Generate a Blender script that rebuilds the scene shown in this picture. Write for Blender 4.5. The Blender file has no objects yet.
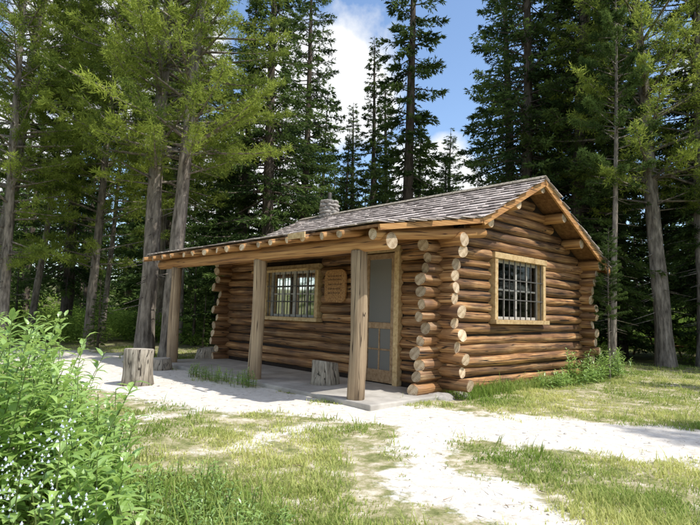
import bpy, math, random
import numpy as np
from mathutils import Vector, Matrix, noise
random.seed(7)
scene = bpy.context.scene
COL = scene.collection

# ------------------------------------------------------------------ helpers
def mk(name, verts, faces, mats, midx=None, smooth=False, parent=None, col=None):
    me = bpy.data.meshes.new(name)
    me.from_pydata(verts if isinstance(verts, list) else verts.tolist(), [],
                   faces if isinstance(faces, list) else faces.tolist())
    for m in mats: me.materials.append(m)
    if midx is not None: me.polygons.foreach_set('material_index', np.asarray(midx, dtype=np.int32))
    if smooth is True: me.polygons.foreach_set('use_smooth', np.ones(len(me.polygons), dtype=bool))
    elif smooth is not False: me.polygons.foreach_set('use_smooth', np.asarray(smooth, dtype=bool))
    if col is not None:
        a = me.color_attributes.new('Col', 'FLOAT_COLOR', 'POINT')
        c = np.ones((len(me.vertices), 4), dtype=np.float32); c[:, :3] = np.asarray(col, dtype=np.float32).reshape(len(me.vertices), -1)
        a.data.foreach_set('color', c.ravel())
    me.update()
    ob = bpy.data.objects.new(name, me); COL.objects.link(ob)
    if parent: ob.parent = parent
    return ob

def mkquads(name, V, F, mi, col, mats):
    me=bpy.data.meshes.new(name); nv=len(V); nf=len(F)
    me.vertices.add(nv); me.vertices.foreach_set('co',np.asarray(V,dtype=np.float32).ravel())
    me.loops.add(nf*4); me.loops.foreach_set('vertex_index',np.asarray(F,dtype=np.int32).ravel())
    me.polygons.add(nf); me.polygons.foreach_set('loop_start',np.arange(0,nf*4,4,dtype=np.int32))
    for m in mats: me.materials.append(m)
    me.polygons.foreach_set('material_index',np.asarray(mi,dtype=np.int32))
    a=me.color_attributes.new('Col','FLOAT_COLOR','POINT')
    c=np.ones((nv,4),dtype=np.float32); c[:,:3]=np.asarray(col,dtype=np.float32)[:,None]
    a.data.foreach_set('color',c.ravel())
    me.update(calc_edges=True); me.validate()
    ob=bpy.data.objects.new(name,me); COL.objects.link(ob); return ob

def empty(name, loc=(0, 0, 0), rz=0):
    e = bpy.data.objects.new(name, None); COL.objects.link(e)
    e.location = loc; e.rotation_euler = (0, 0, rz); return e

BOXF = [(0,3,2,1),(4,5,6,7),(0,1,5,4),(1,2,6,5),(2,3,7,6),(3,0,4,7)]
def box(name, lo, hi, mat, parent=None, bev=0.006):
    x0,y0,z0 = lo; x1,y1,z1 = hi
    v=[(x0,y0,z0),(x1,y0,z0),(x1,y1,z0),(x0,y1,z0),(x0,y0,z1),(x1,y0,z1),(x1,y1,z1),(x0,y1,z1)]
    c=Vector(((x0+x1)/2,(y0+y1)/2,(z0+z1)/2))
    v=[tuple(Vector(p)-c) for p in v]
    ob=mk(name,v,BOXF,[mat],parent=parent); ob.location=c
    if bev:
        m=ob.modifiers.new('b','BEVEL'); m.width=bev; m.segments=2
    return ob

# ------------------------------------------------------------------ materials
def newmat(name):
    m=bpy.data.materials.new(name); m.use_nodes=True
    nt=m.node_tree; nt.nodes.clear()
    out=nt.nodes.new('ShaderNodeOutputMaterial')
    return m,nt,out
def N(nt,t,**k):
    n=nt.nodes.new(t)
    for a,b in k.items(): setattr(n,a,b)
    return n
def ramp(nt,stops):
    r=nt.nodes.new('ShaderNodeValToRGB'); e=r.color_ramp.elements
    while len(e)<len(stops): e.new(0.5)
    for el,(p,c) in zip(e,stops):
        el.position=p; el.color=(c[0],c[1],c[2],1)
    return r
def noise_mat(name, stops, scale=(1,1,1), nscale=6, detail=6, rough=0.85, bump=0.3, bdist=0.02, rnd=0.0, coord='Object', spec=0.3, patch=None, crack=None):
    m,nt,out=newmat(name); L=nt.links.new
    tc=N(nt,'ShaderNodeTexCoord'); mp=N(nt,'ShaderNodeMapping'); mp.inputs['Scale'].default_value=scale
    oi=N(nt,'ShaderNodeObjectInfo')
    off=N(nt,'ShaderNodeVectorMath',operation='SCALE'); off.inputs[0].default_value=(37,19,53); L(oi.outputs['Random'],off.inputs['Scale'])
    L(off.outputs[0],mp.inputs['Location'])
    L(tc.outputs[coord],mp.inputs['Vector'])
    no=N(nt,'ShaderNodeTexNoise'); no.inputs['Scale'].default_value=nscale; no.inputs['Detail'].default_value=detail; no.inputs['Roughness'].default_value=.62
    L(mp.outputs[0],no.inputs['Vector'])
    r=ramp(nt,stops); L(no.outputs['Fac'],r.inputs['Fac'])
    c=r.outputs['Color']
    if patch:
        n2=N(nt,'ShaderNodeTexNoise'); n2.inputs['Scale'].default_value=patch[1]; n2.inputs['Detail'].default_value=4
        av=N(nt,'ShaderNodeVectorMath',operation='ADD'); L(tc.outputs[coord],av.inputs[0]); L(off.outputs[0],av.inputs[1]); L(av.outputs[0],n2.inputs['Vector'])
        r2=ramp(nt,[(.42,(0,0,0)),(.62,(1,1,1))]); L(n2.outputs['Fac'],r2.inputs['Fac'])
        mx=N(nt,'ShaderNodeMix',data_type='RGBA',blend_type='MIX'); mx.inputs['B'].default_value=(*patch[0],1)
        sc=N(nt,'ShaderNodeMath',operation='MULTIPLY'); sc.inputs[1].default_value=patch[2]; L(r2.outputs['Color'],sc.inputs[0])
        L(sc.outputs[0],mx.inputs['Factor']); L(c,mx.inputs['A']); c=mx.outputs['Result']
    hgt=no.outputs['Fac']
    if crack:   # drying checks: thin dark lengthwise splits
        m3=N(nt,'ShaderNodeMapping'); m3.inputs['Scale'].default_value=(scale[0]*.5,scale[1]*1.1,scale[2]*1.1); L(tc.outputs[coord],m3.inputs['Vector']); L(off.outputs[0],m3.inputs['Location'])
        n3=N(nt,'ShaderNodeTexNoise'); n3.inputs['Scale'].default_value=1.6; n3.inputs['Detail'].default_value=2; L(m3.outputs[0],n3.inputs['Vector'])
        sb=N(nt,'ShaderNodeMath',operation='SUBTRACT'); sb.inputs[1].default_value=.5; L(n3.outputs['Fac'],sb.inputs[0])
        ab=N(nt,'ShaderNodeMath',operation='ABSOLUTE'); L(sb.outputs[0],ab.inputs[0])
        mr=N(nt,'ShaderNodeMapRange'); mr.inputs['From Min'].default_value=.004; mr.inputs['From Max'].default_value=.016; L(ab.outputs[0],mr.inputs['Value'])
        mx=N(nt,'ShaderNodeMix',data_type='RGBA',blend_type='MIX'); mx.inputs['A'].default_value=(*crack,1); L(mr.outputs[0],mx.inputs['Factor']); L(c,mx.inputs['B']); c=mx.outputs['Result']
        mm=N(nt,'ShaderNodeMath',operation='MULTIPLY'); L(mr.outputs[0],mm.inputs[0]); L(no.outputs['Fac'],mm.inputs[1]); hgt=mm.outputs[0]
    if rnd>0:
        mr=N(nt,'ShaderNodeMapRange'); mr.inputs['To Min'].default_value=1-rnd; mr.inputs['To Max'].default_value=1+rnd
        L(oi.outputs['Random'],mr.inputs['Value'])
        hs=N(nt,'ShaderNodeHueSaturation'); L(mr.outputs[0],hs.inputs['Value']); L(c,hs.inputs['Color']); c=hs.outputs['Color']
    p=N(nt,'ShaderNodeBsdfPrincipled'); p.inputs['Roughness'].default_value=rough; p.inputs['Specular IOR Level'].default_value=spec
    L(c,p.inputs['Base Color'])
    b=N(nt,'ShaderNodeBump'); b.inputs['Strength'].default_value=bump; b.inputs['Distance'].default_value=bdist
    L(hgt,b.inputs['Height']); L(b.outputs[0],p.inputs['Normal']); L(p.outputs[0],out.inputs['Surface'])
    return m

M_LOG = noise_mat('log_wood',[(.28,(.045,.02,.009)),(.41,(.20,.095,.037)),(.53,(.39,.205,.082)),(.70,(.62,.42,.22))],scale=(.35,7,7),nscale=3.2,detail=7,rough=.5,bump=.8,bdist=.016,rnd=.36,patch=((.10,.052,.03),1.3,.7),crack=(.02,.01,.006),spec=.4)
M_POST= noise_mat('post_wood',[(.25,(.12,.08,.048)),(.42,(.31,.225,.14)),(.6,(.45,.34,.22)),(.8,(.56,.45,.32))],scale=(.25,9,9),nscale=3,detail=7,rough=.75,bump=.7,bdist=.012,rnd=.12,patch=((.22,.155,.10),1.5,.5),crack=(.06,.04,.025))
M_BEAM= noise_mat('beam_wood',[(.25,(.13,.06,.022)),(.42,(.37,.18,.065)),(.6,(.52,.29,.11)),(.8,(.64,.42,.20))],scale=(.25,9,9),nscale=3,detail=7,rough=.6,bump=.6,bdist=.01,rnd=.15,crack=(.08,.035,.015))
def endgrain(name,a,b,c):
    m,nt,out=newmat(name); L=nt.links.new
    tc=N(nt,'ShaderNodeTexCoord'); w=N(nt,'ShaderNodeTexWave',wave_type='RINGS',rings_direction='X')
    w.inputs['Scale'].default_value=14; w.inputs['Distortion'].default_value=2.5; w.inputs['Detail'].default_value=3
    L(tc.outputs['Object'],w.inputs['Vector'])
    no=N(nt,'ShaderNodeTexNoise'); no.inputs['Scale'].default_value=14; no.inputs['Detail'].default_value=6; L(tc.outputs['Object'],no.inputs['Vector'])
    ad=N(nt,'ShaderNodeMath',operation='MULTIPLY_ADD'); ad.inputs[1].default_value=.2; L(w.outputs['Fac'],ad.inputs[0])
    m2=N(nt,'ShaderNodeMath',operation='MULTIPLY'); m2.inputs[1].default_value=.85; L(no.outputs['Fac'],m2.inputs[0]); L(m2.outputs[0],ad.inputs[2])
    r=ramp(nt,[(.3,a),(.48,b),(.7,c)]); L(ad.outputs[0],r.inputs['Fac'])
    oi=N(nt,'ShaderNodeObjectInfo'); mr=N(nt,'ShaderNodeMapRange'); mr.inputs['To Min'].default_value=.6; mr.inputs['To Max'].default_value=1.25; L(oi.outputs['Random'],mr.inputs['Value'])
    hs=N(nt,'ShaderNodeHueSaturation'); L(mr.outputs[0],hs.inputs['Value']); L(r.outputs[0],hs.inputs['Color'])
    p=N(nt,'ShaderNodeBsdfPrincipled'); p.inputs['Roughness'].default_value=.8; L(hs.outputs[0],p.inputs['Base Color'])
    bm=N(nt,'ShaderNodeBump'); bm.inputs['Strength'].default_value=.4; bm.inputs['Distance'].default_value=.01; L(ad.outputs[0],bm.inputs['Height']); L(bm.outputs[0],p.inputs['Normal'])
    L(p.outputs[0],out.inputs['Surface']); return m
M_END = endgrain('log_end_grain',(.22,.14,.08),(.50,.37,.23),(.66,.54,.39))
M_ENDG= endgrain('weathered_end_grain',(.26,.22,.18),(.48,.42,.34),(.6,.55,.47))
M_CHINK=noise_mat('dark_chinking',[(.3,(.012,.008,.006)),(.7,(.035,.022,.014))],nscale=12)
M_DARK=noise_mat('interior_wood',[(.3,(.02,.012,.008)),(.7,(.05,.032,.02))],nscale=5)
M_FRAME=noise_mat('frame_wood',[(.3,(.34,.21,.09)),(.5,(.54,.38,.19)),(.75,(.66,.52,.30))],scale=(3,3,3),nscale=5,rough=.6,bump=.3,bdist=.005,rnd=.12)
M_BROWN=noise_mat('brown_wood',[(.3,(.10,.045,.018)),(.5,(.20,.10,.04)),(.75,(.30,.17,.08))],scale=(3,3,3),nscale=5,rough=.6,bump=.3,bdist=.005,rnd=.1)
M_DOOR=noise_mat('screen_door_wood',[(.3,(.20,.12,.06)),(.5,(.34,.22,.12)),(.75,(.46,.33,.20))],scale=(3,3,3),nscale=5,rough=.6,bump=.3,bdist=.005,rnd=.1)
M_SASH =noise_mat('sash_paint',[(.3,(.34,.32,.28)),(.7,(.6,.58,.53))],nscale=20,rough=.5,bump=.1)
M_CONC=noise_mat('concrete',[(.3,(.28,.26,.23)),(.5,(.40,.375,.335)),(.7,(.54,.51,.46))],nscale=2.2,detail=12,rough=.9,bump=.25,bdist=.01)
M_STONE=noise_mat('chimney_stone',[(.3,(.20,.18,.165)),(.5,(.34,.315,.29)),(.7,(.48,.45,.41))],nscale=7,detail=8,rough=.9,bump=.5)
M_METAL=noise_mat('weathered_metal',[(.3,(.06,.055,.05)),(.7,(.14,.13,.12))],nscale=9,rough=.45)
M_BARK=noise_mat('pine_bark',[(.28,(.05,.04,.032)),(.45,(.17,.145,.12)),(.6,(.30,.26,.215)),(.8,(.42,.38,.33))],scale=(5,5,1.2),nscale=2.6,detail=8,rough=.95,bump=1.0,bdist=.05,rnd=.15)
M_BARKD=noise_mat('spruce_bark',[(.28,(.03,.023,.018)),(.5,(.10,.08,.062)),(.75,(.20,.165,.135))],scale=(5,5,1.2),nscale=2.6,detail=5,rough=.95,bump=1.0,bdist=.05,rnd=.15)
M_STUMP=noise_mat('stump_bark',[(.28,(.14,.12,.095)),(.5,(.33,.29,.23)),(.75,(.50,.45,.37))],scale=(1.2,6,6),nscale=3,detail=8,rough=.95,bump=1,bdist=.03,crack=(.05,.04,.03))

def colmat(name, c0, c1, transl=0.0, rnd=0.2, gloss=0.0):
    m,nt,out=newmat(name); L=nt.links.new
    at=N(nt,'ShaderNodeAttribute',attribute_name='Col')
    mx=N(nt,'ShaderNodeMix',data_type='RGBA'); mx.inputs['A'].default_value=(*c0,1); mx.inputs['B'].default_value=(*c1,1)
    L(at.outputs['Fac'],mx.inputs['Factor']); c=mx.outputs['Result']
    if rnd>0:
        oi=N(nt,'ShaderNodeObjectInfo'); mr=N(nt,'ShaderNodeMapRange'); mr.inputs['To Min'].default_value=1-rnd; mr.inputs['To Max'].default_value=1+rnd; L(oi.outputs['Random'],mr.inputs['Value'])
        hs=N(nt,'ShaderNodeHueSaturation'); L(mr.outputs[0],hs.inputs['Value']); L(c,hs.inputs['Color']); c=hs.outputs[0]
    d=N(nt,'ShaderNodeBsdfDiffuse'); L(c,d.inputs['Color'])
    s=d.outputs[0]
    if transl>0:
        t=N(nt,'ShaderNodeBsdfTranslucent')
        h2=N(nt,'ShaderNodeHueSaturation'); h2.inputs['Value'].default_value=1.6; h2.inputs['Hue'].default_value=.485; L(c,h2.inputs['Color']); L(h2.outputs[0],t.inputs['Color'])
        ms=N(nt,'ShaderNodeMixShader'); ms.inputs[0].default_value=transl; L(s,ms.inputs[1]); L(t.outputs[0],ms.inputs[2]); s=ms.outputs[0]
    if gloss>0:
        g=N(nt,'ShaderNodeBsdfGlossy'); g.inputs['Roughness'].default_value=.42; g.inputs['Color'].default_value=(.9,.95,.9,1)
        ms=N(nt,'ShaderNodeMixShader'); ms.inputs[0].default_value=gloss; L(s,ms.inputs[1]); L(g.outputs[0],ms.inputs[2]); s=ms.outputs[0]
    L(s,out.inputs['Surface']); return m
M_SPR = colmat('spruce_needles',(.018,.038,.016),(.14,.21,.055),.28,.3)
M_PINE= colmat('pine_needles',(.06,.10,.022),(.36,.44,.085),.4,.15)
M_BUSH= colmat('shrub_leaves',(.08,.15,.03),(.34,.48,.10),.4,0)
M_LEAF= colmat('plant_leaves',(.12,.24,.05),(.40,.56,.15),.4,0,gloss=.10)
M_STEM= colmat('plant_stems',(.09,.14,.04),(.16,.2,.07),.1,0)
M_GRASS=colmat('grass_blades',(.15,.25,.045),(.55,.56,.22),.35,0)
M_FLOW= colmat('bluebell_petals',(.50,.55,.68),(.76,.79,.87),.3,0)
M_SHAKE=colmat('cedar_shakes',(.21,.17,.155),(.64,.57,.53),0,0)
M_PEB = colmat('pebbles',(.34,.31,.27),(.64,.6,.54),0,0)
M_TWIG= colmat('dry_twigs',(.12,.075,.045),(.38,.29,.2),0,0)

# ------------------------------------------------------------------ ground
SEGS=[((.2,7.25),(1.5,6.5),.75),((1.5,6.5),(3.3,6.1),.85),((3.3,6.1),(5,6.1),.65),((5,6.1),(9,6.9),.6),
      ((.95,6.5),(.62,5.2),.42),((.62,5.2),(.85,4.2),.33),((.85,4.2),(1.3,3.2),.40),((1.3,3.2),(1.6,1),.5),
      ((.2,7.0),(-1.5,7.9),.6),((-1.5,7.9),(-3.7,9.6),1.05),((-3.7,9.6),(-7,13.5),1.3),((-7,13.5),(-12,16),1.4),((-1.2,5.0),(-.4,6.3),.1),((-2.2,6.5),(-1.4,7.5),.2)]
def pmask(x,y):
    d=9
    for (a,b,w) in SEGS:
        ax,ay=a; dx=b[0]-ax; dy=b[1]-ay
        t=max(0,min(1,((x-ax)*dx+(y-ay)*dy)/(dx*dx+dy*dy)))
        q=math.hypot(x-ax-t*dx,y-ay-t*dy)-w
        if q<d: d=q
    n=noise.noise(Vector((x*1.3,y*1.3,3)))*.5+noise.noise(Vector((x*4.5,y*4.5,7)))*.28
    return max(0,min(1,.5-(d+n)/.6))
def terrain(x,y):
    d=math.hypot(x,y)
    z=0
    k=min(1,max(0,(d-17)/15))
    if k>0: z+=k*(noise.noise(Vector((x*.05,y*.05,1)))*.9)
    if d>45: z+=(d-45)*.05
    z+=noise.noise(Vector((x*.9,y*.9,0)))*.025
    return z-.01
def axis(lo,hi,step,far):
    a=list(np.arange(lo,hi+1e-6,step)); s=step; v=hi
    while v<far: s*=1.18; v+=s; a.append(v)
    s=step; v=lo
    while v>-far: s*=1.18; v-=s; a.insert(0,v)
    return [float(q) for q in a]
xs=axis(-8,8,.08,400); ys=axis(1.5,13,.08,400)
V=[];C=[]
for y in ys:
    for x in xs:
        V.append((x,y,terrain(x,y)))
        near=(-14<x<11 and 0<y<20)
        C.append(pmask(x,y) if near else 0)
nx=len(xs);ny=len(ys)
i=np.arange(nx-1);j=np.arange(ny-1);I,J=np.meshgrid(i,j); a=(J*nx+I).ravel()
F=np.stack([a,a+1,a+1+nx,a+nx],1)
m,nt,out=newmat('ground_soil'); L=nt.links.new
at=N(nt,'ShaderNodeAttribute',attribute_name='Col'); tc=N(nt,'ShaderNodeTexCoord')
def nz(s,d=8,r=.6):
    n=N(nt,'ShaderNodeTexNoise'); n.inputs['Scale'].default_value=s; n.inputs['Detail'].default_value=d; n.inputs['Roughness'].default_value=r; L(tc.outputs['Object'],n.inputs['Vector']); return n
n1=nz(3.5,10,.75); n2=nz(.9,6); n3=nz(30,6); n4=nz(9,8,.75)
g=ramp(nt,[(.36,(.13,.15,.05)),(.46,(.26,.26,.11)),(.53,(.42,.37,.23)),(.62,(.68,.62,.50))]); L(n1.outputs['Fac'],g.inputs['Fac'])
dr=ramp(nt,[(.3,(.52,.46,.385)),(.48,(.68,.63,.555)),(.65,(.80,.76,.69))]); L(n4.outputs['Fac'],dr.inputs['Fac'])
sep=N(nt,'ShaderNodeVectorMath',operation='DISTANCE'); L(tc.outputs['Object'],sep.inputs[0]); sep.inputs[1].default_value=(0,6,0)
mr=N(nt,'ShaderNodeMapRange'); mr.inputs['From Min'].default_value=9; mr.inputs['From Max'].default_value=17; L(sep.outputs['Value'],mr.inputs['Value'])
ff=ramp(nt,[(.3,(.05,.05,.02)),(.5,(.13,.12,.055)),(.62,(.15,.2,.05)),(.75,(.32,.28,.18))]); L(n2.outputs['Fac'],ff.inputs['Fac'])
x1=N(nt,'ShaderNodeMix',data_type='RGBA'); L(mr.outputs[0],x1.inputs['Factor']); L(g.outputs[0],x1.inputs['A']); L(ff.outputs[0],x1.inputs['B'])
ma=N(nt,'ShaderNodeMath',operation='MULTIPLY_ADD'); L(n4.outputs['Fac'],ma.inputs[0]); ma.inputs[1].default_value=1.6; L(at.outputs['Fac'],ma.inputs[2])
mk2=N(nt,'ShaderNodeMapRange'); mk2.inputs['From Min'].default_value=1.12; mk2.inputs['From Max'].default_value=1.42; L(ma.outputs[0],mk2.inputs['Value'])
x2=N(nt,'ShaderNodeMix',data_type='RGBA'); L(mk2.outputs[0],x2.inputs['Factor']); L(x1.outputs['Result'],x2.inputs['A']); L(dr.outputs[0],x2.inputs['B'])
p=N(nt,'ShaderNodeBsdfPrincipled'); p.inputs['Roughness'].default_value=.95; p.inputs['Specular IOR Level'].default_value=.15; L(x2.outputs['Result'],p.inputs['Base Color'])
b=N(nt,'ShaderNodeBump'); b.inputs['Strength'].default_value=.5; b.inputs['Distance'].default_value=.02; L(n3.outputs['Fac'],b.inputs['Height'])
b2=N(nt,'ShaderNodeBump'); b2.inputs['Strength'].default_value=.4; b2.inputs['Distance'].default_value=.06; L(n4.outputs['Fac'],b2.inputs['Height']); L(b.outputs[0],b2.inputs['Normal']); L(b2.outputs[0],p.inputs['Normal'])
L(p.outputs[0],out.inputs['Surface']); M_GROUND=m
mk('ground',V,F,[M_GROUND],smooth=True,col=np.repeat(np.array(C)[:,None],3,1))

# ------------------------------------------------------------------ logs
def log(name,p0,p1,r0,r1=None,mat=M_LOG,end=M_END,parent=None,sides=16,irr=.06,bow=.012,cut=.0):
    r1=r1 or r0; p0=Vector(p0);p1=Vector(p1); d=p1-p0; Ln=d.length
    seg=max(3,int(Ln/.3)); rs=random.random()*100
    V=[];F=[];mi=[];sm=[]
    ph=random.random()*6
    xsn=[0,.012]+[Ln*k/seg for k in range(1,seg)]+[Ln-.012,Ln]
    cs=[(random.uniform(-cut,cut),random.uniform(-cut,cut)) for _ in range(2)]
    for k,x in enumerate(xsn):
        t=x/Ln; r=r0+(r1-r0)*t
        sc=.93 if k in(0,len(xsn)-1) else 1
        by=math.sin(t*math.pi*1.5+ph)*bow*min(1,Ln/2); bz=math.cos(t*math.pi*1.3+ph*2)*bow*.6*min(1,Ln/2)
        for s in range(sides):
            a=2*math.pi*s/sides
            rr=r*sc*(1+irr*noise.noise(Vector((x*1.6+rs,math.cos(a)*1.1,math.sin(a)*1.1)))*1.6)
            sk=0
            if k<2: sk=(cs[0][0]*math.cos(a)+cs[0][1]*math.sin(a))*r
            elif k>len(xsn)-3: sk=(cs[1][0]*math.cos(a)+cs[1][1]*math.sin(a))*r
            V.append((x+sk,by+rr*math.cos(a),bz+rr*math.sin(a)))
    n=len(xsn)
    for k in range(n-1):
        for s in range(sides):
            F.append((k*sides+s,(k+1)*sides+s,(k+1)*sides+(s+1)%sides,k*sides+(s+1)%sides)); mi.append(0); sm.append(True)
    for e,k in((0,0),(1,n-1)):
        cxy=np.mean([V[k*sides+s] for s in range(sides)],axis=0)
        ctr=len(V); V.append((float(cxy[0])+(-.004 if e==0 else .004),float(cxy[1]),float(cxy[2])))
        for s in range(sides):
            q=(k*sides+s,k*sides+(s+1)%sides,ctr)
            F.append(q if e==0 else q[::-1]); mi.append(1); sm.append(False)
    ob=mk(name,V,F,[mat,end],midx=mi,smooth=sm,parent=parent)
    q=d.to_track_quat('X','Z')
    ob.rotation_mode='QUATERNION'; ob.rotation_quaternion=q; ob.location=p0
    return ob

# ------------------------------------------------------------------ cabin (local x = gable direction, y = along porch)
CAB=empty('log_cabin',(1.478,8.8,0),math.atan2(.678,.735))
W=5.2; D=6.6; XR=2.58; ZR=4.0; SL=.50
r=.097; step=.19; z0=.12
FRONT_OPEN=[(2.92,4.98,1.08,2.28),(.76,1.70,0,2.40)]
GABLE_OPEN=[(1.40,3.40,1.17,2.46)]
def wall_logs(tag,axis_,const,a0,a1,zs,opens,mat=M_LOG,jit=.11,ext=None):
    for k,z in enumerate(zs):
        segs=[(a0-(ext(k) if ext else 0)+random.uniform(-jit,jit*.7),a1+random.uniform(-jit,jit))]
        for (o0,o1,b0,b1) in opens:
            if b0-.06<z<b1+.06:
                ns=[]
                for s in segs:
                    if s[0]<o0 and s[1]>o1: ns+= [(s[0],o0),(o1,s[1])]
                    else: ns.append(s)
                segs=ns
        rr0=r*random.uniform(.87,1.10); zz=z+random.uniform(-.009,.009)
        for s in segs:
            c=const+random.uniform(-.018,.018)
            rr=rr0*random.uniform(.97,1.03)
            p=((c,s[0],zz),(c,s[1],zz)) if axis_=='y' else ((s[0],c,zz),(s[1],c,zz))
            log(tag,p[0],p[1],rr*1.03,rr*random.uniform(.9,1.03),mat,parent=CAB,irr=.1,bow=.018,cut=.2)
zf=[z0+.1+k*step for k in range(13)]
zg=[z0+.005+k*step for k in range(13)]
lo_ext=lambda k: max(0,.20-.05*k)
wall_logs('front_wall_log','y',0,-.37,D+.36,zf,FRONT_OPEN,ext=lo_ext)
wall_logs('back_wall_log','y',W,-.34,D+.36,zf,[])
wall_logs('gable_wall_log','x',0,-.40,W+.34,zg,GABLE_OPEN,ext=lo_ext)
wall_logs('far_gable_log','x',D,-.40,W+.34,zg,[])
for yy in (0,D):
    z=zg[-1]+step
    while z<ZR-.42:
        w=(ZR-.24-z)/SL
        if w>2.5: w=2.5
        log('gable_top_log',(XR-w,yy,z),(XR+w,yy,z),r,mat=M_LOG,parent=CAB,irr=.09); z+=step
def core(tag,axis_,const,a0,a1,ztop,opens):
    cuts=sorted(set([a0,a1]+[o[0] for o in opens]+[o[1] for o in opens]))
    for c0,c1 in zip(cuts[:-1],cuts[1:]):
        spans=[(.02,ztop)]
        for o in opens:
            if o[0]<=c0 and o[1]>=c1:
                spans=[(.02,o[2]),(o[3],ztop)]
        for s0,s1 in spans:
            if s1-s0<.02: continue
            if axis_=='y': box(tag,(const-.03,c0,s0),(const+.03,c1,s1),M_CHINK,CAB,0)
            else: box(tag,(c0,const-.03,s0),(c1,const+.03,s1),M_CHINK,CAB,0)
core('front_wall_core','y',0,.05,D-.05,2.72,FRONT_OPEN)
core('back_wall_core','y',W,.05,D-.05,2.55,[])
core('gable_wall_core','x',0,-.03,W+.03,2.55,GABLE_OPEN)
core('far_gable_core','x',D,-.03,W+.03,2.55,[])
for yy in (0,D):
    V=[(-.03,yy-.03,2.551),(W+.03,yy-.03,2.551),(XR,yy-.03,ZR-.1),(-.03,yy+.03,2.551),(W+.03,yy+.03,2.551),(XR,yy+.03,ZR-.1)]
    mk('gable_core',V,[(0,1,2),(5,4,3),(0,3,4,1),(1,4,5,2),(2,5,3,0)],[M_CHINK],parent=CAB)
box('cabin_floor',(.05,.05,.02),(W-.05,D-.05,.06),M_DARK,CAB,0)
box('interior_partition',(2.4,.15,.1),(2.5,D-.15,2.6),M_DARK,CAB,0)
for dx in (0,-.9,.9,-1.75,1.75,-2.58,2.58):
    x=XR+dx; z=ZR-.10-SL*abs(dx)-.11
    log('ridge_log' if dx==0 else 'purlin_log',(x,-.46+random.uniform(-.05,.03),z),(x,D+.42,z),.105 if abs(dx)<2.5 else .12,mat=M_BEAM,parent=CAB)
# roof
Y0,Y1=-.52,D+.5
XP=-1.98; ZP=2.51; XB=.45; ZB=ZR-SL*(XR-XB)
XE=5.6; ZE=ZR-SL*(XE-XR)
def slab(name,xa,za,xb,zb,t,ya,yb,mat,off=0):
    d=Vector((xb-xa,0,zb-za)).normalized(); n=Vector((-d.z,0,d.x));
    if n.z<0:n=-n
    A=Vector((xa,0,za))+n*off;B=Vector((xb,0,zb))+n*off
    P=[A-n*t,B-n*t,B,A]
    V=[(p.x,ya,p.z) for p in P]+[(p.x,yb,p.z) for p in P]
    return mk(name,V,[(0,1,2,3),(7,6,5,4),(0,4,5,1),(1,5,6,2),(2,6,7,3),(3,7,4,0)],[mat],parent=CAB)
slab('roof_boards_near',XR,ZR-.03,XB,ZB-.03,.035,Y0+.03,Y1-.03,M_BROWN)
slab('roof_boards_porch',XB-.004,ZB-.03,XP,ZP-.03,.035,Y0+.03,Y1-.03,M_BROWN)
slab('roof_boards_far',XR+.004,ZR-.03,XE,ZE-.03,.035,Y0+.03,Y1-.03,M_BROWN)
slab('rake_board_near',XR,ZR-.035,XB,ZB-.035,.12,Y0-.012,Y0+.028,M_BEAM)
slab('rake_board_porch',XB-.004,ZB-.035,XP,ZP-.035,.08,Y0-.012,Y0+.028,M_BEAM)
slab('rake_board_far',XR+.004,ZR-.035,XE,ZE-.035,.12,Y0-.012,Y0+.028,M_BEAM)
slab('rake_board_back',XR,ZR-.035,XE,ZE-.035,.12,Y1-.028,Y1+.012,M_BEAM)
slab('rake_board_back_near',XR-.004,ZR-.035,XB,ZB-.035,.12,Y1-.028,Y1+.012,M_BEAM)
box('eave_fascia',(XE+.004,Y0,ZE-.17),(XE+.035,Y1,ZE-.04),M_BEAM,CAB)
V=[];F=[];C=[]
def shakes(xa,za,xb,zb,ya,yb,exp=.21):
    A=Vector((xa,0,za));B=Vector((xb,0,zb)); Ln=(B-A).length; d=(B-A)/Ln; n=Vector((-d.z,0,d.x))
    if n.z<0:n=-n
    rows=int(Ln/exp)+1
    for k in range(rows):
        s1=Ln+.04-k*exp; s0=max(0,s1-exp*1.6)
        y=ya-random.uniform(0,.08)
        while y<yb:
            w=random.uniform(.09,.2); e=random.uniform(-.03,.03); th=random.uniform(.010,.021); lift=random.uniform(.0,.006)
            y1=min(y+w,yb+.02)
            q=[(s0,y,-.028),(s0,y1,-.028),(s1+e,y1,.004+lift),(s1+e,y,.004+lift)]
            base=len(V)
            for (s,yy,h) in q:
                pp=A+d*s+n*h; V.append((pp.x,yy,pp.z))
            for (s,yy,h) in q:
                pp=A+d*s+n*(h+ (th if s>s0+.01 else .006)); V.append((pp.x,yy,pp.z))
            F.extend([tuple(base+ii for ii in f) for f in BOXF])
            c=min(1,max(0,random.gauss(.62,.22))); C.extend([c]*8)
            y=y1+random.uniform(.003,.008)
shakes(XR,ZR,XB,ZB,Y0,Y1); shakes(XB,ZB,XP,ZP,Y0,Y1); shakes(XR,ZR,XE,ZE,Y0,Y1)
mk('roof_shakes',V,F,[M_SHAKE],parent=CAB,col=np.repeat(np.array(C)[:,None],3,1))
for sgn,nm in((-1,'ridge_cap_near'),(1,'ridge_cap_far')):
    slab(nm,XR,ZR+.045,XR+sgn*.16,ZR+.045-SL*.16,.018,Y0-.02,Y1+.02,M_STUMP)
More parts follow.
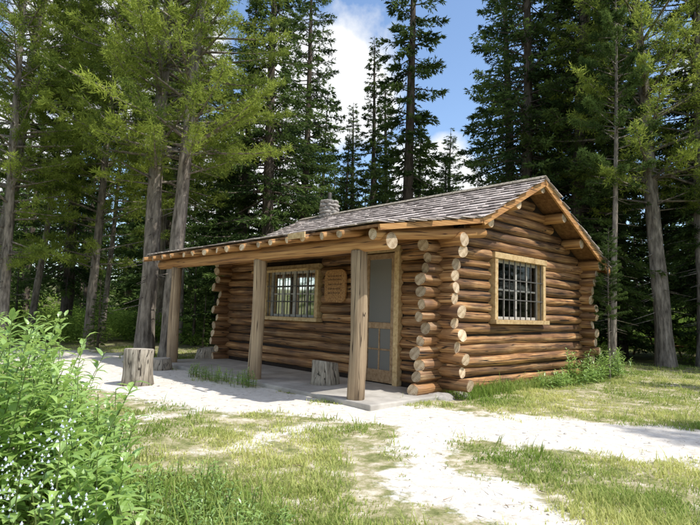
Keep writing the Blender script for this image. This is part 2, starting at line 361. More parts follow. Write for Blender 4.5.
# porch
SZ=.06
log('porch_beam',(-1.66,-.45,2.30),(-1.66,D+.42,2.285),.125,.11,mat=M_BEAM,parent=CAB)
for yy,rr in((.17,.128),(2.79,.12),(6.2,.12)):
    log('porch_post',(-1.66,yy,-.03),(-1.66,yy,2.195),rr,rr*.95,mat=M_POST,parent=CAB,bow=.015,irr=.1)
log('porch_end_log',(-1.9,-.33,2.37),(.75,-.33,2.70),.085,mat=M_BEAM,parent=CAB)
y=.1
sl=(ZB-ZP)/(XB-XP)
while y<D+.45:
    za=ZP-.128; log('porch_rafter',(-2.04-random.uniform(.02,.12),y,za),(.45,y,za+sl*2.45),.055*random.uniform(.9,1.15),mat=M_BEAM,parent=CAB,sides=10,cut=.3)
    y+=.47+random.uniform(-.06,.06)
box('porch_slab',(-1.84,-.30,-.06),(-.06,D+.2,SZ),M_CONC,CAB,.02)
box('gable_footing',(-.2,-.05,-.06),(W+.2,.12,.035),M_STONE,CAB,.02)
def rock(name,loc,s,mat,parent=None,seed=0):
    import bmesh
    bm=bmesh.new(); bmesh.ops.create_icosphere(bm,subdivisions=3,radius=1)
    for v in bm.verts:
        k=1+.35*noise.noise(v.co*1.3+Vector((seed,seed*2,0)))+.1*noise.noise(v.co*4+Vector((seed,0,0)))
        v.co=Vector((v.co.x*s[0],v.co.y*s[1],v.co.z*s[2]))*k
    me=bpy.data.meshes.new(name); bm.to_mesh(me); bm.free(); me.materials.append(mat)
    for p_ in me.polygons:p_.use_smooth=True
    ob=bpy.data.objects.new(name,me); COL.objects.link(ob); ob.location=loc; ob.rotation_euler=(0,0,seed*1.7)
    if parent: ob.parent=parent
    return ob
rock('corner_stone',(-.25,-.25,.0),(.24,.2,.09),M_STONE,CAB,3); rock('corner_stone',(.25,-.28,.0),(.2,.15,.07),M_STONE,CAB,8)
mg,nt,out=newmat('window_glass'); gl=N(nt,'ShaderNodeBsdfGlossy'); gl.inputs['Roughness'].default_value=.04
tr=N(nt,'ShaderNodeBsdfTransparent'); tr.inputs['Color'].default_value=(.55,.6,.58,1); fr=N(nt,'ShaderNodeFresnel'); fr.inputs['IOR'].default_value=1.35
ms=N(nt,'ShaderNodeMixShader'); nt.links.new(fr.outputs[0],ms.inputs[0]); nt.links.new(tr.outputs[0],ms.inputs[1]); nt.links.new(gl.outputs[0],ms.inputs[2]); nt.links.new(ms.outputs[0],out.inputs['Surface'])
M_GLASS=mg
fxF=lambda a,o,z:(-o,a,z)
fxG=lambda a,o,z:(a,-o,z)
def window(tag,fx,a0,a1,b0,b1,cols,rows,fr_mat,fw=.10):
    def bb(nm,A,O,Z,mat,bev=.005):
        p=fx(A[0],O[0],Z[0]);q=fx(A[1],O[1],Z[1])
        lo=tuple(min(p[i],q[i]) for i in range(3));hi=tuple(max(p[i],q[i]) for i in range(3))
        return box(tag+'_'+nm,lo,hi,mat,CAB,bev)
    bb('jamb',(a0,a0+fw),(-.10,.135),(b0,b1),fr_mat); bb('jamb',(a1-fw,a1),(-.10,.135),(b0,b1),fr_mat)
    bb('head',(a0-.03,a1+.03),(-.10,.15),(b1+.001,b1+.11),fr_mat); bb('sill',(a0-.05,a1+.05),(-.10,.19),(b0-.08,b0-.001),fr_mat)
    s0=a0+fw; s1=a1-fw; st=.055
    bb('sash_stile',(s0+.001,s0+st),(-.04,.005),(b0+.001,b1-.001),M_SASH); bb('sash_stile',(s1-st,s1-.001),(-.04,.005),(b0+.001,b1-.001),M_SASH)
    bb('sash_rail',(s0+st,s1-st),(-.038,.003),(b0+.001,b0+st),M_SASH); bb('sash_rail',(s0+st,s1-st),(-.038,.003),(b1-st,b1-.001),M_SASH)
    for k in range(1,cols):
        a=s0+(s1-s0)*k/cols; w=.04 if (cols%2==0 and k==cols//2) else .016
        bb('muntin',(a-w,a+w),(-.034,-.001),(b0+st,b1-st),M_SASH)
    for k in range(1,rows):
        z=b0+(b1-b0)*k/rows; bb('muntin',(s0+st,s1-st),(-.031,-.004),(z-.016,z+.016),M_SASH)
    nb_=int((s1-s0)/.2)
    for k in range(nb_+1):
        a=s0+.04+(s1-s0-.08)*k/nb_; bb('grille_bar',(a-.008,a+.008),(.085,.103),(b0,b1),M_METAL,.002)
    for k in range(1,3):
        z=b0+(b1-b0)*k/3; bb('grille_bar',(s0,s1),(.104,.118),(z-.010,z+.010),M_METAL,.002)
    p=[fx(s0+.01,-.02,b0+.01),fx(s1-.01,-.02,b0+.01),fx(s1-.01,-.02,b1-.01),fx(s0+.01,-.02,b1-.01)]
    mk(tag+'_glass',[tuple(v) for v in p],[(0,1,2,3)],[M_GLASS],parent=CAB)
    return bb
bb=window('front_window',fxF,2.98,4.92,1.16,2.16,4,2,M_FRAME)
bb('shutter_bar',(2.95,4.95),(.42,.47),(2.10,2.15),M_FRAME)
for k in range(13):
    a=2.97+k*(1.96/12)
    box('front_window_shutter_slat',(-.45,a-.014,2.13),(-.15,a+.014,2.17),M_FRAME,CAB,.003)
bb=window('gable_window',fxG,1.46,3.34,1.24,2.36,4,2,M_FRAME)
# door
msr,nt,out=newmat('insect_screen'); df=N(nt,'ShaderNodeBsdfDiffuse'); df.inputs['Color'].default_value=(.27,.27,.25,1); tr=N(nt,'ShaderNodeBsdfTransparent'); ms=N(nt,'ShaderNodeMixShader'); ms.inputs[0].default_value=.35
nt.links.new(df.outputs[0],ms.inputs[1]); nt.links.new(tr.outputs[0],ms.inputs[2]); nt.links.new(ms.outputs[0],out.inputs['Surface'])
def db(nm,A,O,Z,mat): return box(nm,(-O[1],A[0],Z[0]),(-O[0],A[1],Z[1]),mat,CAB,.005)
db('door_jamb',(.76,.87),(-.1,.15),(SZ,2.38),M_FRAME); db('door_jamb',(1.60,1.70),(-.1,.15),(SZ,2.38),M_FRAME); db('door_head',(.74,1.72),(-.1,.16),(2.381,2.48),M_FRAME)
db('screen_door_stile',(.875,.96),(.09,.125),(SZ+.02,2.36),M_DOOR); db('screen_door_stile',(1.51,1.595),(.09,.125),(SZ+.02,2.36),M_DOOR)
for a,b_ in((SZ+.022,.30),(1.02,1.13),(2.26,2.358)): db('screen_door_rail',(.961,1.509),(.092,.123),(a,b_),M_DOOR)
db('screen_door_muntin',(.961,1.509),(.095,.12),(.64,.67),M_DOOR); db('screen_door_muntin',(1.22,1.25),(.095,.12),(.301,1.019),M_DOOR)
mk('door_screen',[(-.105,.95,.28),(-.105,1.52,.28),(-.105,1.52,2.27),(-.105,.95,2.27)],[(0,1,2,3)],[msr],parent=CAB)
for k in range(5): db('inner_door_plank',(.875+k*.144,.875+(k+1)*.144-.006),(-.06,-.02),(SZ+.001,2.37),M_BROWN)
db('door_handle',(1.53,1.56),(.126,.17),(1.15,1.3),M_METAL)
# carved notice board
V=[];F=[]
pts=[]
for k in range(40):
    a=2*math.pi*k/40; ca,sa=math.cos(a),math.sin(a)
    e=.35; y_=math.copysign(abs(ca)**e,ca)*.31; z_=math.copysign(abs(sa)**e,sa)*.32
    f=1+.05*noise.noise(Vector((ca*2,sa*2,0)))
    pts.append((y_*f,z_*f))
n=len(pts)
for o in(.13,.165):
    for p_ in pts: V.append((-o,2.42+p_[0],1.80+p_[1]))
F.append(tuple(range(n))[::-1]); F.append(tuple(range(n,2*n)))
for k in range(n):F.append((k,(k+1)%n,n+(k+1)%n,n+k))
mk('notice_board',V,F,[M_BEAM],parent=CAB)
rr_=random.Random(3)
for z in (1.99,1.92,1.83,1.74,1.66):
    a=2.22+rr_.uniform(0,.06)
    while a<2.6:
        w_=rr_.uniform(.02,.07); box('notice_board_carving',(-.171,a,z-.014),(-.163,a+w_,z+.014),M_BROWN,CAB,.002); a+=w_+.018
box('name_plaque',(-2.2,.82,2.38),(-2.17,1.24,2.47),M_FRAME,CAB)
# chimney
rs=0
for k in range(8):
    z=3.66+k*.10; rad=.25-.008*k
    for q in range(8):
        a=2*math.pi*(q+.5*(k%2))/8+random.uniform(-.12,.12); rs+=1
        rock('chimney_stone',(XR+rad*math.cos(a)*.85,5.9+rad*math.sin(a)*.85,z),(.11*random.uniform(.8,1.15),.105,.06*random.uniform(.85,1.2)),M_STONE,CAB,rs*.77)
box('chimney_core',(XR-.18,5.72,3.3),(XR+.18,6.08,4.38),M_STONE,CAB,.03)
log('chimney_flue',(XR,5.9,4.3),(XR,5.9,4.64),.055,mat=M_METAL,end=M_METAL,parent=CAB,irr=0)

# ------------------------------------------------------------------ stumps, table
def stump(name,x,y,z,r_,h,lean=0,mat=M_STUMP):
    return log(name,(x,y,z-.04),(x+lean,y,z+h),r_*1.1,r_*.95,mat=mat,end=M_ENDG,sides=28,irr=.16,bow=.01,cut=.1)
stump('tree_stump',-3.47,9.1,0,.235,.58)
stump('tree_stump',-3.95,11.4,0,.24,.22)
stump('tree_stump',-3.55,13.6,0,.25,.30)
stump('stump_seat',-.38,9.35,SZ,.23,.38)
def picnic(x,y,rz):
    e=empty('picnic_table',(x,y,terrain(x,y)),rz)
    for k in range(5): box('tabletop_plank',(-.9,-.37+k*.15,.72),(.9,-.37+k*.15+.14,.76),M_BEAM,e)
    for s in(-1,1):
        for k in range(2): box('bench_plank',(-.9,s*.68-.13+k*.135,.42),(.9,s*.68-.005+k*.135,.46),M_BEAM,e)
        box('cross_rail',(s*.6-.03,-.8,.35),(s*.6+.03,.8,.418),M_BROWN,e)
        for t in(-1,1):
            log('table_leg',(s*.6+.065*s,t*.55,-.02),(s*.6+.065*s,t*.22,.72),.04,mat=M_BROWN,parent=e,sides=8)
picnic(12.3,21.5,.4)

# ------------------------------------------------------------------ trees
def unit(a): return a/np.maximum(1e-9,np.linalg.norm(a,axis=1,keepdims=True))
def blades(P,Dr,Lb,Wb,rng):
    n=len(P); R=unit(rng.normal(size=(n,3))); S=unit(np.cross(Dr,R)); Lb=Lb[:,None];Wb=Wb[:,None]
    V=np.stack([P,P+Dr*Lb*.4+S*Wb*.5,P+Dr*Lb,P+Dr*Lb*.4-S*Wb*.5],1).reshape(-1,3)
    F=np.arange(4*n).reshape(n,4)
    return V,F
def trunk_geo(H,r0,rng,bend=.15,sides=12,n=18,flare=.35):
    V=[];F=[];ph=rng.uniform(0,6,2)
    cen=lambda z:(bend*math.sin(z/H*3+ph[0])-bend*math.sin(ph[0]),bend*math.sin(z/H*2.4+ph[1])-bend*math.sin(ph[1]))
    for k in range(n+1):
        t=(k/n)**1.3; z=t*H-.2*(k==0); c=cen(t*H); rr=r0*((1-t)**.8*.97+.03)*(1+flare*math.exp(-t*H/.35))
        for s in range(sides):
            a=2*math.pi*s/sides; q=rr*(1+.1*math.sin(a*3+k)*1+.05*rng.normal())
            V.append((c[0]+q*math.cos(a),c[1]+q*math.sin(a),z))
    for k in range(n):
        for s in range(sides): F.append((k*sides+s,k*sides+(s+1)%sides,(k+1)*sides+(s+1)%sides,(k+1)*sides+s))
    return V,F,cen
RAW={}
def tree_mesh(name,seed,H=16,R=2.2,zb=.8,nbr=230,ntw=5200,kb=7,style='spruce',r0=.22,mats=None,stubs=14,bl=.15,bw=.045,expo=.8,raw=False,ltw=1.0):
    rng=np.random.default_rng(seed)
    V,F,cen=trunk_geo(H,r0,rng,sides=6 if raw else 12,n=8 if raw else 18); V=list(V);F=list(F);mi=[0]*len(F);col=[.5]*len(V)
    f=np.sort(rng.uniform(0,1,nbr))**(.95); z=zb+(H-zb)*f
    prof=np.minimum(1,(f/.12+.45))*(1-f)**expo
    ln=R*prof*rng.uniform(.55,1.15,nbr)+.12
    az=np.arange(nbr)*2.4+rng.uniform(-.5,.5,nbr)
    if style=='spruce': a=-.35+.75*f+rng.normal(0,.1,nbr); b=.35-.1*f; c_=.28
    else: a=.15+.5*f+rng.normal(0,.18,nbr); b=.25; c_=.25
    b=b*np.ones(nbr)
    bz=np.array([cen(q) for q in z])
    def pos(i,s):
        l=ln[i]; return np.stack([bz[i,0]+np.cos(az[i])*l*s,bz[i,1]+np.sin(az[i])*l*s,z[i]+l*(a[i]*s-b[i]*s*s+c_*s**3)],1)
    def stick(P,Q,ra,rb):
        base=len(V); d=Vector(Q)-Vector(P); u=d.orthogonal().normalized(); w=d.cross(u).normalized()
        for (pt,rr) in((P,ra),(Q,rb)):
            for s in range(3):
                an=2.094*s; o=u*math.cos(an)*rr+w*math.sin(an)*rr; V.append((float(pt[0])+o.x,float(pt[1])+o.y,float(pt[2])+o.z)); col.append(.5)
        for s in range(3): F.append((base+s,base+(s+1)%3,base+3+(s+1)%3,base+3+s)); mi.append(0)
    if not raw:
        for i in range(nbr):
            pts=pos(np.array([i]*4),np.array([0,.33,.66,.97])); rb=.012+.014*ln[i]
            for k in range(3): stick(pts[k],pts[k+1],rb*(1-.3*k),rb*(1-.3*(k+1))+.002)
        for k in range(stubs):
            zz=rng.uniform(1.2,max(zb+1,2)); an=rng.uniform(0,6.28); l=rng.uniform(.2,.9); c0=cen(zz)
            stick((c0[0],c0[1],zz),(c0[0]+math.cos(an)*l,c0[1]+math.sin(an)*l,zz-.25*l),.016,.004)
    pr=ln**1.25; pr/=pr.sum()
    bi=rng.choice(nbr,ntw,p=pr)
    s=rng.uniform(.12,1,ntw)**(.75 if style=='spruce' else .55)
    P=pos(bi,s)
    out=np.stack([np.cos(az[bi]),np.sin(az[bi]),0*s],1); side=np.stack([-np.sin(az[bi]),np.cos(az[bi]),0*s],1)*rng.choice([-1,1],ntw)[:,None]
    if style=='spruce':
        TD=unit(out*.75+side*rng.uniform(.3,1.1,ntw)[:,None]+np.array([0,0,1])*rng.normal(-.25,.22,ntw)[:,None])
        tl=(.12+.34*ln[bi]*(1.05-s))*rng.uniform(.6,1.1,ntw)
    else:
        TD=unit(out*.6+side*rng.uniform(.1,1.0,ntw)[:,None]+np.array([0,0,1])*rng.normal(.2,.45,ntw)[:,None])
        tl=(.12+.2*ln[bi]*(1.1-s))*rng.uniform(.6,1.1,ntw)*ltw
    bcol=np.clip(rng.normal(.42,.25,nbr),0,1)[bi]
    t=rng.uniform(.05,1,(ntw,kb)); ti=np.repeat(np.arange(ntw),kb); tt=t.ravel()
    BP=P[ti]+TD[ti]*(tl[ti]*tt)[:,None]
    sd=.38 if style=='spruce' else .75
    BD=unit(TD[ti]*(1 if style=='spruce' else .7)+rng.normal(0,sd,(len(ti),3)))
    L_=rng.uniform(.6,1.2,len(ti))*bl; W_=rng.uniform(.6,1.2,len(ti))*bw
    BV,BF=blades(BP,BD,L_,W_,rng)
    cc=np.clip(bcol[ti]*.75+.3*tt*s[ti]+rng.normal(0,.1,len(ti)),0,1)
    nb=len(V); V=np.concatenate([np.array(V),BV])
    FF=np.concatenate([np.array(F),BF+nb]); mi=np.array(mi+[1]*len(BF))
    col=np.concatenate([np.array(col),np.repeat(cc,4)])
    if raw: RAW[name]=(V,FF,mi,col); return None
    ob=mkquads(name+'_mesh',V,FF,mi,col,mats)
    me=ob.data; bpy.data.objects.remove(ob); return me
S=[M_BARKD,M_SPR]; PB=[M_BARK,M_PINE]
TM={
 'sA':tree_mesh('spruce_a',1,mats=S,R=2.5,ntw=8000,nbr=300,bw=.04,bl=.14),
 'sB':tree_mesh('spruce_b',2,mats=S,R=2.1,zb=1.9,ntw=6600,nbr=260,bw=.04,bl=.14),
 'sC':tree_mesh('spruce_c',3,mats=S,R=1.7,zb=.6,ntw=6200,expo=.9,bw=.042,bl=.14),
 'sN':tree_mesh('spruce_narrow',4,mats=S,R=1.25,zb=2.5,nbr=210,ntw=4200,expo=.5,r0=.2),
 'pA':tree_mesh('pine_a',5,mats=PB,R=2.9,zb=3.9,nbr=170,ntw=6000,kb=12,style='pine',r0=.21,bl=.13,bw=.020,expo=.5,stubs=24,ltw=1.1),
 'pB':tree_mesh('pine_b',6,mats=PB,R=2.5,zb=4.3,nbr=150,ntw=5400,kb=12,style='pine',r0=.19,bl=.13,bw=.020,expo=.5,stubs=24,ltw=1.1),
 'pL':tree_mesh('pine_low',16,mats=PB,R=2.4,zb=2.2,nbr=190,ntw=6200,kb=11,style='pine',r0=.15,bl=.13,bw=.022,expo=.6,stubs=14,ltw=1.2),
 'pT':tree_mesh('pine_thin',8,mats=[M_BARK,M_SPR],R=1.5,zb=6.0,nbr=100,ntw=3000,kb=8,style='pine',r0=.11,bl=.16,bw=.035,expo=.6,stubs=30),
}
tree_mesh('fA',9,R=2.4,zb=1.2,nbr=130,ntw=2000,kb=4,bl=.28,bw=.10,raw=True)
tree_mesh('fB',10,R=1.8,zb=1.0,nbr=120,ntw=1700,kb=4,bl=.27,bw=.09,expo=.9,raw=True)
def plant(name,var,x,y,H,rz=None,lean=(0,0),parent=None,rs=1.0):
    ob=bpy.data.objects.new(name,TM[var]); COL.objects.link(ob)
    s=H/16; ob.location=(x,y,terrain(x,y)); ob.scale=(s*rs,s*rs,s)
    ob.rotation_euler=(lean[1],lean[0],random.uniform(0,6.28) if rz is None else rz)
    if rz is None and (lean[0] or lean[1]): ob.rotation_euler[2]=0
    if parent: ob.parent=parent
    return ob
plant('pine_tree','pA',-5.35,14.3,18); plant('pine_tree','pB',-4.55,13.7,17,lean=(.06,0))
plant('pine_tree','pL',-9.3,14.6,15); plant('pine_tree','pL',-8.4,17.5,16); plant('pine_tree','pA',-11.2,17,19,lean=(.03,0)); plant('pine_tree','pB',-7.2,20.5,17)
plant('pine_tree','pT',-10.9,18.5,14,lean=(.09,0),rs=1.2); plant('pine_tree','pT',-8.6,18.9,14,lean=(.05,0)); plant('pine_tree','pT',-5.9,19,14)
plant('spruce_tree','sB',-11.5,22,17); plant('spruce_tree','sC',-8.6,25,16); plant('spruce_tree','sC',-5.6,23,13)
plant('spruce_tree','sA',-2.7,18.2,17,rs=1.05); plant('spruce_tree','sA',-2.0,21,17,rs=.85); plant('spruce_tree','sC',-3.9,19.5,14)
plant('spruce_tree','sC',-.2,22,9.0)
plant('spruce_tree','sN',2.15,20.5,20); plant('spruce_tree','sC',.85,23,13.6,rs=.95); plant('spruce_tree','sC',.1,25,11.5,rs=1.1); plant('spruce_tree','sC',1.7,26,13.5)
plant('spruce_tree','sC',3.6,28,12.5,rs=1.0); plant('spruce_tree','sB',5.3,30,12.0,rs=1.2); plant('spruce_tree','sC',4.4,24,8.5,rs=1.2)
plant('spruce_tree','sA',6.0,18.5,19); plant('spruce_tree','sB',7.4,17.5,18); plant('spruce_tree','sA',8.9,20,20); plant('spruce_tree','sB',6.9,22.5,20)
plant('spruce_tree','sB',12.1,17.7,19); plant('spruce_tree','sA',14.2,20,20); plant('spruce_tree','sA',13.2,16.0,18); plant('spruce_tree','sC',10.3,20.5,17,rs=1.2)
plant('pine_tree','pA',9.6,16.3,19,lean=(-.07,0)); plant('pine_tree','pB',11.0,16.6,18); plant('pine_tree','pT',7.35,15.0,13); plant('pine_tree','pT',5.75,11.9,3.4,rs=1.2,lean=(.04,0))
plant('pine_tree','pT',7.4,19,15)
plant('pine_tree','pB',12.4,3.0,14); plant('spruce_tree','sB',17,6.3,18); plant('spruce_tree','sA',17.5,12,19); plant('spruce_tree','sA',-16,12,17)
def joined(name,items,mats):
    Vs=[];Fs=[];Ms=[];Cs=[];o=0
    for (rw,x,y,H,rs_,dc) in items:
        V_,F_,m_,c_=RAW[rw]; an=random.uniform(0,6.28); s=H/16; ca,sa=math.cos(an),math.sin(an)
        P=np.stack([(V_[:,0]*ca-V_[:,1]*sa)*s*rs_+x,(V_[:,0]*sa+V_[:,1]*ca)*s*rs_+y,V_[:,2]*s+terrain(x,y)],1)
        Vs.append(P);Fs.append(F_+o);Ms.append(m_);Cs.append(np.clip(c_+dc,0,1)); o+=len(V_)
    return mkquads(name,np.concatenate(Vs),np.concatenate(Fs),np.concatenate(Ms),np.concatenate(Cs),mats)
rg=random.Random(5); items=[]
for k in range(190):
    d=rg.uniform(25,72); tx=rg.uniform(-1.0,1.0); x=tx*d
    if abs(x)<9 and d<27: continue
    if .5<tx<.62 and d<29: continue
    H=rg.uniform(12,19)
    if -.05<tx<.27:
        yt=rg.uniform(130,200)
        if d<30: continue
        H=min(H,1.0+(313-yt)/536*d-max(0,(d-45)*.05))
        if H<4: continue
    if -.52<tx<-.42: H=min(H,12)
    items.append((rg.choice(['fA','fB','fB']),x,d,H,1,rg.uniform(-.2,.2)))
for k in range(14):
    an=rg.uniform(0.9,5.4); d=rg.uniform(30,50); items.append(('fA',math.sin(an)*d,math.cos(an)*d,rg.uniform(13,18),1,0))
joined('distant_forest',items,S)
def bush_raw(name,seed,n=2400,bl=.10,bw=.055):
    rng=np.random.default_rng(seed)
    c=rng.normal(size=(26,3))*np.array([.5,.5,.28])+np.array([0,0,.5]); c[:,2]=np.abs(c[:,2])
    i=rng.integers(0,26,n); P=c[i]+rng.normal(size=(n,3))*.16; P[:,2]=np.abs(P[:,2])
    Dr=unit(rng.normal(size=(n,3))+np.array([0,0,.5])); V,F=blades(P,Dr,rng.uniform(.6,1.2,n)*bl,rng.uniform(.6,1.2,n)*bw,rng)
    cc=np.clip(rng.normal(.5,.2,26)[i]+rng.normal(0,.1,n),0,1)
    RAW[name]=(V,F,np.zeros(n,dtype=np.int32),np.repeat(cc,4))
bush_raw('b1',11); bush_raw('b2',12)
items=[];firs=[]
for k in range(180):
    d=rg.uniform(15.5,36); tx=rg.uniform(-.85,.85); x=tx*d
    if -4.6<x<6.5 and d<17.5: continue
    if .46<tx<.66 and d<22.5: continue
    if k%5==0: firs.append(('fB',x,d,rg.uniform(1.5,4.5),1.3,rg.uniform(0,.3)))
    else: items.append((rg.choice(['b1','b2']),x,d,16*rg.uniform(.5,1.3),1.2,rg.uniform(-.25,.25)))
joined('undergrowth_bushes',items,[M_BUSH]); joined('young_firs',firs,S)

# ------------------------------------------------------------------ grass
rng=np.random.default_rng(21)
V=[];F=[];C=[]
def inside_cabin(x,y):
    dx=x-1.478;dy=y-8.8; u=dx*.735+dy*.678; v=-dx*.678+dy*.735
    return (-1.88<u<W+.05 and -.08<v<D+.3),u,v
for k in range(90000):
    d=2.3+ (rng.random()**1.5)*15; tx=rng.uniform(-.78,.78); x=tx*d; y=d
    ins,u,v=inside_cabin(x,y)
    if ins: continue
    pm=pmask(x,y)
    if rng.random()<pm*1.15: continue
    dens=.34+1.0*noise.noise(Vector((x*.8,y*.8,11)))+.9*noise.noise(Vector((x*2.6,y*2.6,5)))
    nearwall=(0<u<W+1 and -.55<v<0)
    if x>1.5 and y<5.2: dens+=.22
    if x>2 and y>7: dens+=.25
    if y<4.2 and x<.6: dens+=.25
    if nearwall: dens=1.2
    if rng.random()>dens: continue
    nb=rng.integers(3,7); h0=.018+.034*max(0,dens)*rng.uniform(.3,1.2)+(.16*rng.random() if nearwall else 0)+(.09 if rng.random()<.04 else 0)
    if y<4 and x<-.4: h0*=1.8
    c0=np.clip(.52+.9*noise.noise(Vector((x*.7,y*.7,2)))+rng.normal(0,.17),0,1)
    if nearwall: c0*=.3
    z=terrain(x,y)
    for b_ in range(nb):
        a=rng.uniform(0,6.28); ln=rng.uniform(.2,1.1); h=h0*rng.uniform(.6,1.3); w=rng.uniform(.0018,.004)*(1+d*.10)
        bx=x+rng.normal(0,.035);by=y+rng.normal(0,.035); dx_=math.cos(a)*ln*h;dy_=math.sin(a)*ln*h; px=-math.sin(a)*w;py=math.cos(a)*w
        n=len(V); V+= [(bx-px,by-py,z),(bx+px,by+py,z),(bx+dx_*.4+px*.7,by+dy_*.4+py*.7,z+h*.6),(bx+dx_*.4-px*.7,by+dy_*.4-py*.7,z+h*.6),(bx+dx_,by+dy_,z+h*.95)]
        F+= [(n,n+1,n+2,n+3),(n+3,n+2,n+4)]
        cc=min(1,max(0,c0+rng.normal(0,.1))); C+= [cc]*5
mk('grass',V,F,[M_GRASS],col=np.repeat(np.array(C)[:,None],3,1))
V=[];F=[];C=[]
for k in range(1800):
    d=2.6+rng.random()**1.4*9; x=rng.uniform(-.7,.7)*d;y=d
    ins,u,v=inside_cabin(x,y)
    if ins or pmask(x,y)<.3: continue
    s=rng.uniform(.003,.012)*(1+ (rng.random()<.04)*1.3); z=terrain(x,y)+s*.2; n=len(V); a=rng.uniform(0,3)
    for q in range(6):
        an=a+q*1.047; V.append((x+math.cos(an)*s*rng.uniform(.7,1.2),y+math.sin(an)*s*rng.uniform(.7,1.2),z))
    V.append((x+rng.normal(0,s*.2),y,z+s*.7))
    for q in range(6):F.append((n+q,n+(q+1)%6,n+6))
    c=rng.random(); C+= [c]*7
mk('gravel',V,F,[M_PEB],col=np.repeat(np.array(C)[:,None],3,1))
V=[];F=[];C=[]
for k in range(1300):
    d=2.6+rng.random()*13; x=rng.uniform(-.75,.75)*d;y=d
    ins,u,v=inside_cabin(x,y)
    if ins: continue
    l=rng.uniform(.02,.11);a=rng.uniform(0,6.28);w=rng.uniform(.0015,.0035);z=terrain(x,y)+.012;n=len(V)
    dx_=math.cos(a)*l;dy_=math.sin(a)*l;px=-math.sin(a)*w;py=math.cos(a)*w
    V+=[(x-px,y-py,z),(x+px,y+py,z),(x+dx_,y+dy_,z+rng.uniform(0,.02)),(x,y,z+w*2)]
    F+=[(0+n,1+n,2+n),(n,n+3,n+2),(n+1,n+2,n+3)]; c=rng.random(); C+=[c]*4
mk('ground_litter',V,F,[M_TWIG],col=np.repeat(np.array(C)[:,None],3,1))

# ------------------------------------------------------------------ leafy plants
def leafy(name,base_pts,heights,seed,lpl=26,ll=.12,lw=.034,flowers=0.0,mat=M_LEAF):
    rng=np.random.default_rng(seed); V=[];F=[];mi=[];C=[]
    def leaf(P,az,el,l,w,c):
        d=Vector((math.cos(az)*math.cos(el),math.sin(az)*math.cos(el),math.sin(el))); s=Vector((-math.sin(az),math.cos(az),0)); up=s.cross(d)*-1
        n=len(V); fr=(.0,.3,.65,1.0); ww=(.12,1.0,.8,0.0)
        dr_=rng.uniform(.15,.55)
        for t,q in zip(fr,ww):
            ctr=P+d*l*t+Vector((0,0,-1))*l*dr_*t*t
            if q==0: V.append(tuple(ctr)); C.append(c)
            else:
                V.append(tuple(ctr+s*w*.5*q+up*w*.18*q)); V.append(tuple(ctr)); V.append(tuple(ctr-s*w*.5*q+up*w*.18*q)); C.extend([c]*3)
        for k in range(2):
            b0=n+3*k
            F.append((b0,b0+3,b0+4,b0+1)); F.append((b0+1,b0+4,b0+5,b0+2)); mi.extend([0,0])
        F.append((n+6,n+9,n+7)); F.append((n+7,n+9,n+8)); mi.extend([0,0])
    for (bx,by),h in zip(base_pts,heights):
        la=rng.uniform(0,6.28); le=rng.uniform(.02,.3)*h; c0=float(np.clip(rng.normal(.5,.2),0,1))
        z0_=terrain(bx,by)
        P=lambda t:Vector((bx+math.cos(la)*le*t*t,by+math.sin(la)*le*t*t,z0_+h*t))
        for k in range(4):
            A=P(k/4);B=P((k+1)/4); rr=.005*(1-k*.18); n=len(V)
            for pt in(A,B):
                for q in range(3): V.append((pt.x+rr*math.cos(q*2.1),pt.y+rr*math.sin(q*2.1),pt.z)); C.append(c0)
            for q in range(3): F.append((n+q,n+(q+1)%3,n+3+(q+1)%3,n+3+q)); mi.append(1)
        nl=max(4,int(lpl*h))
        for k in range(nl):
            t=.18+.82*(k+.5)/nl; az=k*2.4+rng.uniform(-.4,.4); sz=(1.15-.55*t)*rng.uniform(.7,1.25)
            leaf(P(t),az,rng.uniform(-.1,.7)+.35*t,ll*sz,lw*sz,float(np.clip(c0*.6+.35*t+rng.normal(0,.13),0,1)))
        if rng.random()<flowers:
            tp=P(1)
            for k in range(rng.integers(18,34)):
                o=tp+Vector(rng.normal(size=3)*.045)+Vector((0,0,-.01)); n=len(V); l=rng.uniform(.007,.013)
                V.append((o.x,o.y,o.z+l*.5)); 
                for q in range(5): V.append((o.x+math.cos(q*1.257)*l*.5,o.y+math.sin(q*1.257)*l*.5,o.z-l*.4))
                for q in range(5): F.append((n,n+1+q,n+1+(q+1)%5)); mi.append(2)
                C.extend([rng.random()]*6)
    return mk(name,V,F,[mat,M_STEM,M_FLOW],midx=mi,col=np.repeat(np.array(C)[:,None],3,1))
rng=np.random.default_rng(33)
def patch_pts(n,fn,xm=-.2):
    o=[];h=[]
    while len(o)<n:
        y=rng.uniform(1.7,4.8); x=rng.uniform(-4.4,xm); q=fn(x,y)
        if q and q>0: o.append((float(x),float(y))); h.append(float(q*rng.uniform(.75,1.05)))
    return o,h
def tall(x,y):
    edge=min(-.33*y,-.98-(y-3)*.66)+.16*noise.noise(Vector((x*1.5,y*1.5,4)))
    if x>edge or y<2.3: return None
    return min(1.17,.38+1.35*(edge-x))
o,h=patch_pts(480,tall)
leafy('leafy_bush',o,h,40,lpl=34,ll=.165,lw=.046)
def low(x,y):
    if y>2.5 or y<1.85 or x>-.48*y: return None
    return rng.uniform(.55,.82)
o,h=patch_pts(70,low); leafy('bluebell_plant',o,h,41,lpl=22,ll=.10,lw=.04,flowers=.85)
def edgefn(x,y):
    if y>4.2 or x<-.36*y or x>-.2*y+ (.35 if y<3.4 else 0): return None
    return rng.uniform(.06,.24)
o,h=patch_pts(230,edgefn,.1); leafy('low_weeds',o,h,42,lpl=60,ll=.075,lw=.018)
Ux=Vector((.735,.678,0));Vx=Vector((-.678,.735,0));C0=Vector((1.478,8.8,0))
o=[];h=[]
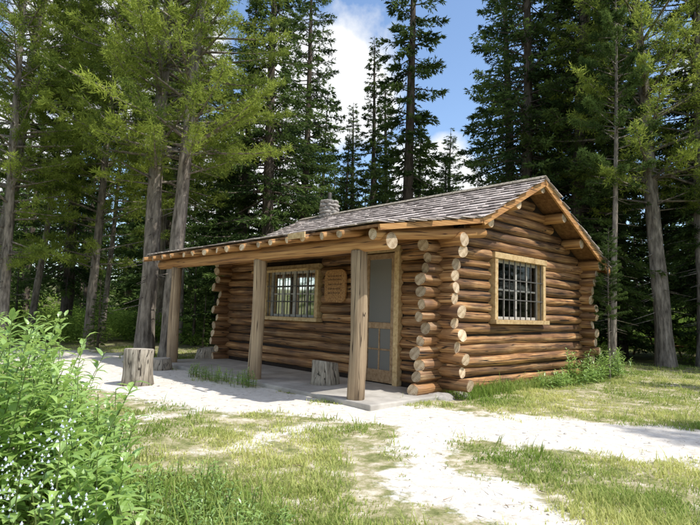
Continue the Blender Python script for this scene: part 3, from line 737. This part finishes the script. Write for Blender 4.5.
for k in range(95):
    u=rng.uniform(2.4,6.4); v=-rng.uniform(.3,.75); p_=C0+Ux*u+Vx*v; o.append((p_.x,p_.y)); h.append(rng.uniform(.18,.6)*(1.15 if u>3.8 else .6))
leafy('fern_plant',o,h,43,lpl=50,ll=.16,lw=.035)
o=[];h=[]
for k in range(60):
    u=rng.uniform(-2.3,-1.95); v=rng.uniform(2.2,4.2); p_=C0+Ux*u+Vx*v; o.append((p_.x,p_.y)); h.append(rng.uniform(.12,.3))
leafy('porch_weeds',o,h,44,lpl=70,ll=.1,lw=.02)

# ------------------------------------------------------------------ light, sky, camera
SUN=Vector((.92*math.cos(math.radians(56)),-.39*math.cos(math.radians(56)),math.sin(math.radians(56)))).normalized()
sun=bpy.data.lights.new('sun','SUN'); sun.energy=5; sun.angle=math.radians(.53); sun.color=(1,.96,.89)
so=bpy.data.objects.new('sun',sun); COL.objects.link(so); so.rotation_mode='QUATERNION'; so.rotation_quaternion=SUN.to_track_quat('Z','Y'); so.location=(20,-8,30)
w=bpy.data.worlds.new('World'); scene.world=w; w.use_nodes=True; nt=w.node_tree; nt.nodes.clear(); L=nt.links.new
wo=N(nt,'ShaderNodeOutputWorld'); bg=N(nt,'ShaderNodeBackground'); bg.inputs['Strength'].default_value=.15
sk=N(nt,'ShaderNodeTexSky',sky_type='NISHITA'); sk.sun_disc=False; sk.sun_elevation=math.radians(56); sk.sun_rotation=math.atan2(.92,-.39)
sk.altitude=300
hs=N(nt,'ShaderNodeHueSaturation'); hs.inputs['Value'].default_value=1.6; hs.inputs['Saturation'].default_value=1.05; L(sk.outputs[0],hs.inputs['Color'])
tc=N(nt,'ShaderNodeTexCoord')
cn=N(nt,'ShaderNodeTexNoise'); cn.inputs['Scale'].default_value=6; cn.inputs['Detail'].default_value=6; cn.inputs['Roughness'].default_value=.55; L(tc.outputs['Generated'],cn.inputs['Vector'])
acc=None
for dvec,rad in(((-.04,1,.44),.10),((.16,1,.25),.085),((-.48,1,.52),.14),((-.2,1,.2),.12),((-.9,1,.3),.2),((.9,.6,.5),.3),((.3,-1,.6),.35),((-1,-.3,.7),.35)):
    dn=Vector(dvec).normalized()
    ds=N(nt,'ShaderNodeVectorMath',operation='DISTANCE'); L(tc.outputs['Generated'],ds.inputs[0]); ds.inputs[1].default_value=dn
    mr=N(nt,'ShaderNodeMapRange'); mr.inputs['From Min'].default_value=0; mr.inputs['From Max'].default_value=rad*2; mr.inputs['To Min'].default_value=1; mr.inputs['To Max'].default_value=0; L(ds.outputs['Value'],mr.inputs['Value'])
    if acc is None: acc=mr.outputs[0]
    else:
        mx=N(nt,'ShaderNodeMath',operation='MAXIMUM'); L(acc,mx.inputs[0]); L(mr.outputs[0],mx.inputs[1]); acc=mx.outputs[0]
ad=N(nt,'ShaderNodeMath',operation='ADD'); L(acc,ad.inputs[0]); L(cn.outputs['Fac'],ad.inputs[1])
cr=ramp(nt,[(.84,(0,0,0)),(1.0,(1,1,1))]); L(ad.outputs[0],cr.inputs['Fac'])
mx=N(nt,'ShaderNodeMix',data_type='RGBA'); L(cr.outputs[0],mx.inputs['Factor']); L(hs.outputs[0],mx.inputs['A']); mx.inputs['B'].default_value=(7.0,7.1,7.2,1)
L(mx.outputs['Result'],bg.inputs['Color']); L(bg.outputs[0],wo.inputs['Surface'])

cam=bpy.data.cameras.new('camera'); co=bpy.data.objects.new('camera',cam); COL.objects.link(co)
cam.sensor_fit='HORIZONTAL'; cam.sensor_width=36; cam.lens=36*536/700; cam.clip_end=2000; cam.clip_start=.05
pt=math.radians(5.38); ro=math.radians(1.7)
Fw=Vector((0,math.cos(pt),math.sin(pt))); X=Vector((1,0,0)); U=Vector((0,-math.sin(pt),math.cos(pt)))
right=X*math.cos(ro)+U*math.sin(ro); up=U*math.cos(ro)-X*math.sin(ro)
M=Matrix((right,up,-Fw)).transposed().to_4x4(); M.translation=Vector((0,0,1.28)); co.matrix_world=M
scene.camera=co
scene.view_settings.view_transform='Standard'; scene.view_settings.look='None'; scene.view_settings.exposure=0
